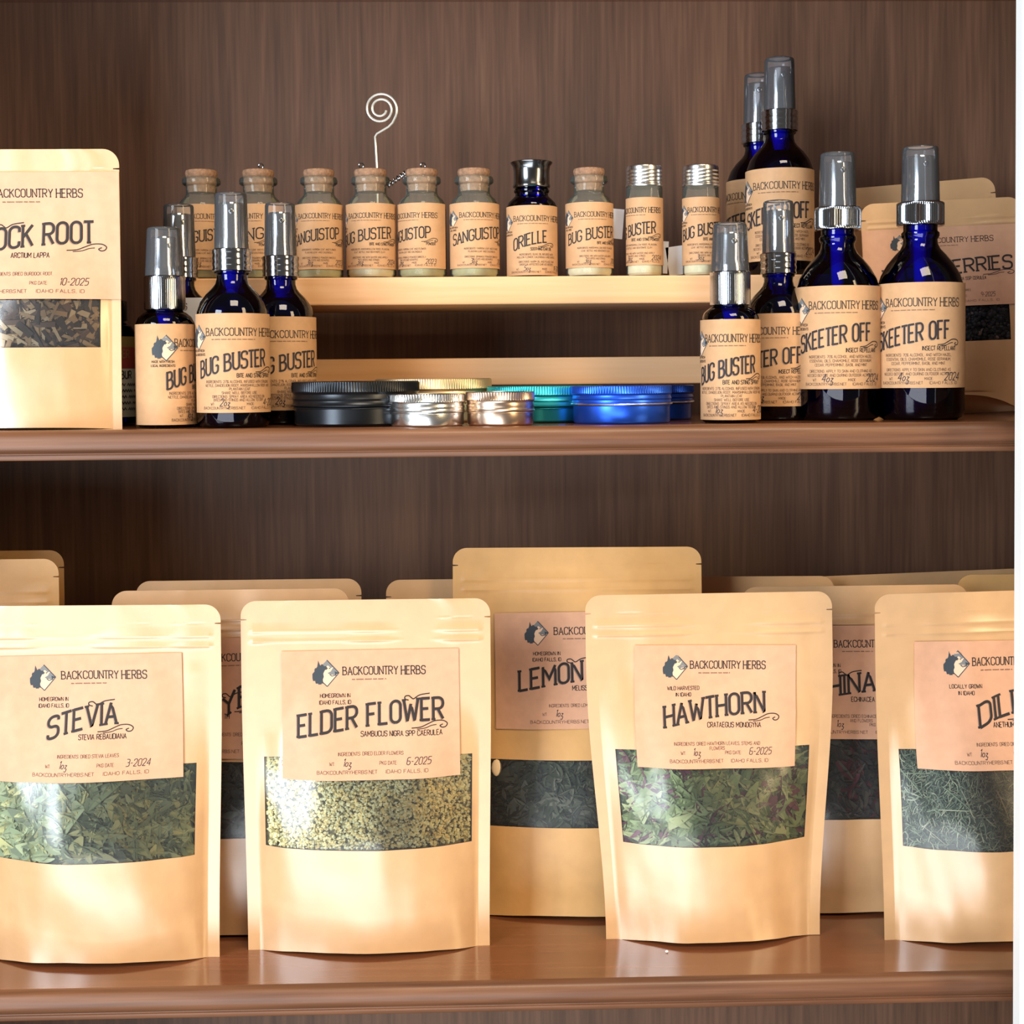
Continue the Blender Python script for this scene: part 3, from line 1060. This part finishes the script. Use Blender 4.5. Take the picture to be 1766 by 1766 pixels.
def spray(kind, label, X, Y, z, rot, text, s=1.0, group=None, chrome='chrome', label_paper=True, tilt=0.0):
    D = BOT[kind]
    root = thing('spray_bottle', label, 'spray bottle', (X, Y, z), group)
    root.scale = (s, s, s)
    face = math.degrees(math.atan2(X - CAM.x, Y - CAM.y))
    b = MB()
    b.lathe(D['gl'], 'cobalt_glass', 64, close=False)
    b.add([(D['gl'][0][0] * math.cos(2 * PI * i / 64), D['gl'][0][0] * math.sin(2 * PI * i / 64), 0) for i in range(64)], [tuple(range(63, -1, -1))], 'cobalt_glass')
    b.build('glass_body', root)
    b = MB()
    b.lathe([(r, q) for r, q in ins(D['gl'], .0012, D['fill'])], 'dark_liquid', 48)
    b.build('liquid', root)
    c0, c1 = D['col'][1], D['col'][2]
    b = MB()
    b.lathe([(.0030, .004), (.0030, D['fill'] + .001), (.0036, D['fill'] + .002), (.0042, c0 - .004), (.0050, c0 - .002), (.0050, c0 + .004)], 'white_plastic', 20)
    b.build('dip_tube', root)
    cr = D['col'][0]
    b = MB()
    pr = [(cr - .0010, c0), (cr - .0009, c0), (cr, c0 + .0005), (cr, c0 + .0007)]
    n = 9
    for i in range(n + 1):
        zz = c0 + .0012 + (c1 - c0 - .0022) * i / n
        pr += [(cr - (.00035 if (kind == '2oz' and i % 3 == 1) else 0), zz)]
    pr += [(cr, c1 - .0007), (cr, c1 - .0005), (cr - .0006, c1), (cr - .0008, c1), (D['cap'][0] - .0020, c1 + .0001)]
    if D['ribs']:
        b.lathe(pr, chrome, D['ribs'] * 4, (c0 + .0010, c1 - .0009, D['ribs'], .00040 if kind == '4oz' else .00012))
    else:
        b.lathe(pr, chrome, 64)
    b.build('collar', root)
    r0, r1, zt = D['cap']
    b = MB()
    b.lathe([(r0 - .0016, c1 + .0002), (r0 - .0016, c1 + .004), (r1 - .0014, c1 + .006), (r1 - .0014, zt - .0070), (r1 - .0020, zt - .0056), (r1 - .0045, zt - .0052)], chrome, 48)
    b.build('spray_head', root)
    b = MB()
    b.ball((0, -(r1 - .0014), zt - .0105), .0017, 'chrome_dark', 16, (1, .35, 1))
    o = b.build('nozzle', root)
    o.rotation_euler = (0, 0, R(rot * .4 + 6))
    b = MB()
    b.lathe([(r0, c1 + .0001), (r0, c1 + .0012), ((r0 + r1) / 2, (c1 + zt) / 2), (r1, zt - .0016), (r1 - .0004, zt - .0005), (r1 - .0014, zt)], 'clear_plastic', 56)
    b.build('overcap', root)
    if label_paper:
        z0, H, W = D['lab']
        wrap_label(root, D['R'] + .0001, z0, H, W, rot + face * -1.0, text, .022 if kind == '1oz' else .004)
    return root


BB = dict(title='BUG BUSTER', sub='BITE AND STING SPRAY', origin=['MADE WITH FRESH', 'LOCAL INGREDIENTS'],
          body=[('INGREDIENTS: 27% ALCOHOL INFUSED WITH STINGING', .700), ('NETTLE, DANDELION ROOT, MARSHMALLOW ROOT AND', .738), ('PLANTAIN LEAF.', .774), ('SHAKE WELL BEFORE USE.', .812),
                ('DIRECTIONS: SPRAY AREA AS NEEDED ON', .850), ('BITES AND STINGS AND ALLOW TO DRY.', .884)], wt='2oz', date='4-2024', tw=.56, tx=.446, kind='bottle', hand=1.25)
SK = dict(title='SKEETER OFF', sub='INSECT REPELLANT', origin=['MADE WITH FRESH', 'LOCAL INGREDIENTS'],
          body=[('INGREDIENTS: 70% ALCOHOL, AND WITCH HAZEL,', .700), ('ESSENTIAL OILS, CHAMOMILE, ROSE GERANIUM,', .740), ('CEDAR, PEPPERMINT, BASIL AND MINT.', .780),
                ('DIRECTIONS: APPLY TO SKIN AND CLOTHING AS', .840), ('NEEDED BEFORE AND DURING OUTDOOR ACTIVITIES.', .880)], wt='4oz', date='2024', tw=.60, tx=.446, kind='bottle', hand=1.35)
BB1 = dict(BB, wt='1oz')
SK2 = dict(SK, wt='2oz')

spray('1oz', 'small blue BUG BUSTER spray bottle beside the BURDOCK ROOT pouch, label turned right', xat(288, ZU, .036), .036, ZU, 74, BB1, .965)
spray('2oz', 'blue BUG BUSTER spray bottle in front, between the small bottle and the black tin', xat(404, ZU, .030), .030, ZU, 10, BB, .985)
spray('2oz', 'blue BUG BUSTER spray bottle standing behind the black tin, partly covered on its left', xat(488, ZU, .078), .078, ZU, 20, BB, .985)
bt = spray('2oz', 'blue spray bottle with a dollar price sticker, mostly hidden behind two BUG BUSTER bottles', xat(314, ZU, .082), .082, ZU, 60, BB, .985)
b = MB()
sh = Sheet(b, lambda x, y, out: Vector((x, -.0202 - out, .0560 + y)), .01)
b.box((.0050, -.0202, .0560), (.0190, -.0198, .0720), 'white_card')
sh.text('$', .0060, .0095, .0034, 'ink_brown', align='l', t=.07, lift=.0003)
b.build('price_sticker', bt)
spray('1oz', 'small blue BUG BUSTER spray bottle right of the blue tins', xat(1260, ZU, .030), .030, ZU, 3, BB1, .965)
spray('2oz', 'blue SKEETER OFF spray bottle squeezed between the small BUG BUSTER and the tall bottles', xat(1343, ZU, .068), .068, ZU, -10, SK2, .975)
spray('4oz', 'tall blue SKEETER OFF spray bottle, the lower of the two large ones', xat(1445, ZU, .058), .058, ZU, 5, SK, .970)
spray('4oz', 'tallest blue SKEETER OFF spray bottle at the right, in front of the ELDERBERRIES pouch', xat(1587, ZU, .052), .052, ZU, -3, SK, .985)
spray('2oz', 'blue SKEETER OFF spray bottle standing raised on the riser, the nearer of two', xat(1345, ZR, .128), .128, ZR, 6, SK2, 1.035)
spray('2oz', 'blue spray bottle on the riser hidden behind the raised SKEETER OFF bottle', xat(1309, ZR, .176), .176, ZR, -30, SK2, 1.035)

# ------------------------------------------------------------------ vials on the riser
SG = dict(title='SANGUISTOP', sub='POWDER', origin=['MADE WITH FRESH', 'LOCAL HERBS'], body=[('INGREDIENTS: YARROW LEAF AND FLOWER,', .715), ('PLANTAIN LEAF AND CALENDULA.', .76), ('DIRECTIONS: SPRINKLE POWDER DIRECTLY', .84), ('ON CUTS AND SCRAPES.', .88)],
          wt='.3oz', date='2023', tw=.62, tx=.446, kind='bottle', hand=1.3, site=True, halo=False)
BP = dict(SG, title='BUG BUSTER', sub='BITE AND STING POWDER', date='2024', body=[('INGREDIENTS: MARSHMALLOW ROOT, PLANTAIN', .715), ('LEAF, NETTLE AND BENTONITE CLAY.', .76), ('DIRECTIONS: MIX WITH WATER AND APPLY', .84), ('TO BITES AND STINGS.', .88)])
ST = dict(SG, title='STING', sub='POWDER', tw=.40)
VG = [(.0122, 0), (.0140, .0008), (.0147, .0024), (.0147, .0415), (.0142, .0445), (.0128, .0470), (.0106, .0490), (.0096, .0505), (.0094, .0525), (.0094, .0560), (.0104, .0562), (.0116, .0572), (.0117, .0588), (.0112, .0604), (.0094, .0612)]


def corked(label, px, Y, rot, text, s=1.0, powder='powder_cream', eye=None, lz=(.0055, .0385), group='corked vials on the riser'):
    root = thing('glass_vial', label, 'vial', (xat(px, ZR, Y), Y, ZR), group)
    root.scale = (s, s, 1)
    b = MB()
    b.lathe(VG, 'clear_glass', 56, close=False)
    b.lathe([(.0122, 0), (.0001, .0006)], 'clear_glass', 56, close=False)
    b.build('glass_body', root)
    b = MB()
    b.lathe([(.0124, .0012), (.0136, .0030), (.0136, .0330), (.0100, .0342), (.0001, .0348)], powder, 40)
    b.build('powder', root)['kind'] = 'stuff'
    b = MB()
    b.lathe([(.0080, .0520), (.0090, .0610), (.0096, .0622), (.0098, .0638), (.0094, .0650), (.0078, .0655), (.0001, .0656)], 'cork', 40)
    b.build('cork_stopper', root)
    if eye is not None:
        b = MB()
        b.tube([(eye, -.002, .0650), (eye, -.002, .0662)], .0006, 'chrome', 8)
        b.tube([(eye + .0014 * math.sin(a), -.002, .0674 - .0014 * math.cos(a)) for a in [i * PI / 8 for i in range(17)]], .00045, 'chrome', 8)
        b.build('eye_screw', root)
    face = math.degrees(math.atan2(root.location.x, Y - CAM.y))
    b = MB()
    sh = Sheet(b, cyl_map(.0148, lz[0], rot - face), .0014)
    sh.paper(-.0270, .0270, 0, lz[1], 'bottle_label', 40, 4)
    draw_label(sh, .054, lz[1], **text)
    b.build('paper_label', root, angle=60)
    return root


YV = .126
corked('corked SANGUISTOP vial, first on the riser from the left', 350, YV, 11, SG, .97, 'powder_green')
corked('corked vial second from the left, letters NG showing between two bottle caps', 448, YV, -21, ST, .97, 'powder_green', .002)
corked('corked SANGUISTOP vial third from the left, just beyond the bottle caps', 552, YV, -2, SG, .95, 'powder_green')
v4 = corked('corked BUG BUSTER vial below the spiral wire card holder', 641, YV, -4, BP, 1.0, 'powder_cream', -.0052)
corked('corked SANGUISTOP vial right of the spiral wire, its label turned to the left', 729, YV, -35, SG, .98, 'powder_green', .001)
corked('corked SANGUISTOP vial immediately left of the dark ORIELLE bottle', 819, YV, 20, SG, 1.0, 'powder_green')
v7 = corked('corked BUG BUSTER vial immediately right of the dark ORIELLE bottle', 1017, YV, 18, BP, .96, 'powder_cream')


def flag(root, lo, hi, yaw):
    """small white price tag stuck to the back of a vial"""
    b = MB()
    b.box((lo[0], 0, lo[1]), (hi[0], .0006, hi[1]), 'white_card')
    o = b.build('price_tag', root, (0, .0120, 0), smooth=False)
    o.rotation_euler = (0, R(yaw), 0)
    o['label'] = 'white price tag'


flag(v7, (.006, .026), (.0195, .044), 5)


def tube_vial(label, px, Y, rot, text):
    root = thing('glass_tube', label, 'vial', (xat(px, ZR, Y), Y, ZR), 'screw-lid tubes on the riser')
    b = MB()
    b.lathe([(.0092, 0), (.0104, .0008), (.0109, .0022), (.0109, .0530), (.0100, .0545), (.0100, .0580)], 'clear_glass', 48, close=False)
    b.build('glass_body', root)
    b = MB()
    b.lathe([(.0090, .0012), (.0101, .0025), (.0101, .0440), (.0001, .0450)], 'powder_cream', 40)
    b.build('powder', root)['kind'] = 'stuff'
    b = MB()
    pr = [(.0110, .0540), (.0112, .0545), (.0112, .0552), (.0107, .0558)]
    for i in range(4):
        zz = .0565 + i * .0021
        pr += [(.0107, zz), (.0109, zz + .0006), (.0107, zz + .0012)]
    pr += [(.0107, .0652), (.0104, .0662), (.0096, .0667), (.0001, .0668)]
    b.lathe(pr, 'aluminium', 56)
    b.build('screw_lid', root)
    face = math.degrees(math.atan2(root.location.x, Y - CAM.y))
    b = MB()
    sh = Sheet(b, cyl_map(.0110, .0070, rot - face), .0012)
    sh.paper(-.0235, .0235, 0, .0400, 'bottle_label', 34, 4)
    draw_label(sh, .047, .0400, **text)
    b.build('paper_label', root, angle=60)
    return root


t1 = tube_vial('slim BUG BUSTER tube with aluminium lid, its label turned left, beside the last corked vial', 1112, YV, -28, BP)
t2 = tube_vial('slim BUG BUSTER tube with aluminium lid, last vial before the blue bottles', 1209, YV, 22, BP)
flag(t1, (.006, .004), (.0150, .0235), 3)
flag(t2, (-.0170, .004), (-.006, .0215), -8)

# dark bottle among the vials
OR_ = dict(title='ORIELLE', sub='SOOTHING EAR OIL', origin=['MADE WITH FRESH', 'LOCAL INGREDIENTS'], body=[('INGREDIENTS: OLIVE OIL INFUSED WITH', .715), ('MULLEIN FLOWER, CALENDULA AND GARLIC,', .755), ('DIRECTIONS: WARM OIL AND PLACE TWO', .82), ('DROPS IN AFFECTED EAR AS NEEDED.', .86)],
           wt='.5oz', date='11-2023', tw=.37, tx=.42, kind='bottle', hand=1.2, halo=False)
root = thing('oil_bottle', 'small dark blue ORIELLE bottle with a flared dark cap, among the vials', 'bottle', (xat(918, ZR, YV), YV, ZR))
b = MB()
b.lathe([(.0128, 0), (.0145, .0010), (.0150, .0026), (.0150, .0425), (.0140, .0450), (.0116, .0474), (.0100, .0490), (.0098, .0505), (.0106, .0515), (.0106, .0525), (.0096, .0535), (.0096, .0600)], 'cobalt_glass', 56, close=False)
b.build('glass_body', root)
b = MB()
b.lathe([(.0120, .0012), (.0138, .0026), (.0138, .0420), (.0001, .0430)], 'dark_liquid', 40)
b.build('liquid', root)
b = MB()
b.lathe([(.0108, .0540), (.0112, .0545), (.0112, .0555), (.0108, .0562), (.0108, .0640), (.0112, .0668), (.0124, .0684), (.0126, .0690), (.0120, .0694), (.0001, .0694)], 'chrome_dark', 56)
b.build('screw_cap', root)
face = math.degrees(math.atan2(root.location.x, YV - CAM.y))
b = MB()
sh = Sheet(b, cyl_map(.0151, .0010, 12 - face), .0014)
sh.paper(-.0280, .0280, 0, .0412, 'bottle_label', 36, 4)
draw_label(sh, .056, .0412, **OR_)
b.build('paper_label', root, angle=60)

# ------------------------------------------------------------------ spiral wire card holder
yh = .170
ph = thing('wire_card_holder', 'pale wire card holder ending in a flat spiral, standing behind the vials', 'card holder', (at(651, 476, yh).x, yh, ZR))
base = Vector(ph.location)
b = MB()
sp = []
c = at(656.5, 188, yh)
for i in range(0, 64):
    t = i / 63
    a = R(-15) - t * 2 * PI * 2.03      # winds outward clockwise in the picture
    rr = .0036 + (.0104 - .0036) * t
    sp.append(c + Vector((rr * math.cos(a), 0, rr * math.sin(a))))
for px, py in ((677, 212), (670, 219), (660, 225), (650, 231), (647, 236), (648, 250), (650, 286), (651, 330), (651, 400), (651, 472)):
    sp.append(at(px, py, yh))
sp[-1].z = ZR + .001
b.tube([p - base for p in sp], .00078, 'wire_metal', 10)
b.build('spiral_wire', ph)
b = MB()
b.lathe([(.0090, 0), (.0100, .0006), (.0095, .0022), (.0020, .0034), (.0001, .0036)], 'wire_metal', 32)
b.build('foot', ph)
# coiled wire hanging from the cork of the vial beside it
yc = YV + .004
cw = MB()
a0, a1 = at(668, 321, yc), at(702, 296, yc)
cw.tube([a0.lerp(a1, i / 60) + Vector((0, .0013 * math.sin(i * .62), .0016 * math.cos(i * .62))) - a0 for i in range(61)], .00042, 'chrome', 6)
o = cw.build('coiled_wire', loc=tuple(a0))
tag(o, 'short curl of silver wire strung between two vial corks under the spiral', 'wire')

# ------------------------------------------------------------------ tins on the upper shelf


def tin(label, px, Y, Rr, H, mat, split, group='screw-top tins on the upper shelf', edge=False):
    root = thing('screw_top_tin', label, 'tin', (xat(px, ZU, Y), Y, ZU), group)
    zs = H * split
    b = MB()
    b.lathe([(Rr * .90, 0), (Rr * .935, H * .02), (Rr * .955, H * .06), (Rr * .955, zs - H * .055), (Rr * .975, zs - H * .045), (Rr * .965, zs - H * .01), (Rr * .93, zs + H * .01)], mat, 96)
    b.build('base', root)
    b = MB()
    lh = H - zs
    kn = int(Rr / .0345 * 150)
    pr = [(Rr * .93, zs), (Rr * 1.0, zs + lh * .01), (Rr * 1.005, zs + lh * .05), (Rr * .985, zs + lh * .10), (Rr * .975, zs + lh * .22), (Rr * .990, zs + lh * .30), (Rr * .975, zs + lh * .40), (Rr * .970, zs + lh * .48),
          (Rr * .985, zs + lh * .54), (Rr * .997, zs + lh * .58), (Rr, zs + lh * .62), (Rr, zs + lh * .92), (Rr * .993, zs + lh * .97), (Rr * .975, H), (Rr * .94, H * 1.0), (Rr * .92, H - .0006), (.0001, H - .0006)]
    b.lathe(pr, mat, kn * 4, (zs + lh * .60, zs + lh * .93, kn, .00045))
    b.build('lid', root)
    if edge:
        b = MB()
        b.lathe([(Rr * .96, zs - .0004), (Rr * 1.004, zs - .0004), (Rr * 1.010, zs), (Rr * 1.004, zs + .0004), (Rr * .96, zs + .0004)], 'aluminium', 96)
        b.build('rolled_edge', root)['label'] = 'bare silver rolled edge'
    return root


tin('wide black tin with ribbed lid', 614, .045, .0347, .0240, 'black_metal', .44)
tin('wide pale gold tin behind the black tin', 748, .105, .0342, .0250, 'gold_metal', .44)
tin('small silver tin in front, left of the copper-toned one', 737, .0225, .0204, .0170, 'aluminium', .42)
tin('small copper-toned tin in front, right of the silver one', 863, .0225, .0184, .0178, 'copper_metal', .42)
tin('teal tin behind the bright blue tin', 941, .0800, .0335, .0203, 'teal_metal', .44)
tin('bright blue tin foremost on the right', 1072, .0400, .0275, .0203, 'blue_metal', .52, edge=True)
tin('darker blue tin tucked behind the bright blue one', 1104, .1000, .0315, .0200, 'navy_metal', .52, edge=True)

# ------------------------------------------------------------------ jar behind the burdock pouch
jr = thing('labelled_jar', 'dark jar with a red and mustard label, behind the BURDOCK ROOT pouch', 'jar', (xat(176, ZU, .080), .080, ZU))
b = MB()
b.lathe([(.0185, 0), (.0198, .0015), (.0200, .0040), (.0200, .0520), (.0180, .0560), (.0140, .0580), (.0140, .0600)], 'cobalt_glass', 56)
b.build('glass_body', jr)
b = MB()
b.lathe([(.0150, .0590), (.0155, .0595), (.0155, .0700), (.0145, .0706)], 'black_metal', 48)
b.build('lid', jr)
b = MB()
sh = Sheet(b, cyl_map(.0201, .0050, 14), .0016)
sh.paper(-.034, .034, 0, .0270, 'grey_paper', 36, 2)
sh.paper(-.034, .034, .0270, .0390, 'red_paper', 36, 2)
sh.paper(-.034, .034, .0390, .0450, 'mustard_paper', 36, 2)
sh.text('BER', .0130, .0330, .0045, 'mustard_paper', align='c', t=.08)
sh.text('N BUR', .0125, .0215, .0042, 'ink_dark', align='c', t=.08)
for i in range(5):
    sh.dashes(.004, .026, .0175 - i * .0034, .0026, 'ink_dark', i)
b.build('paper_label', jr, angle=60)

# a white crumb that fell on the lower shelf
p = at(1150, 1643, .02)
d = ray(1150, 1643)
q = CAM + d * ((Z0 - CAM.z) / d.z)
b = MB()
b.ball((0, 0, .0007), .0008, 'crumb_white', 10, (1.1, 1, .9))
o = b.build('crumb', loc=tuple(q))
tag(o, 'white crumb lying on the lower shelf in front of the HAWTHORN pouch', 'crumb')
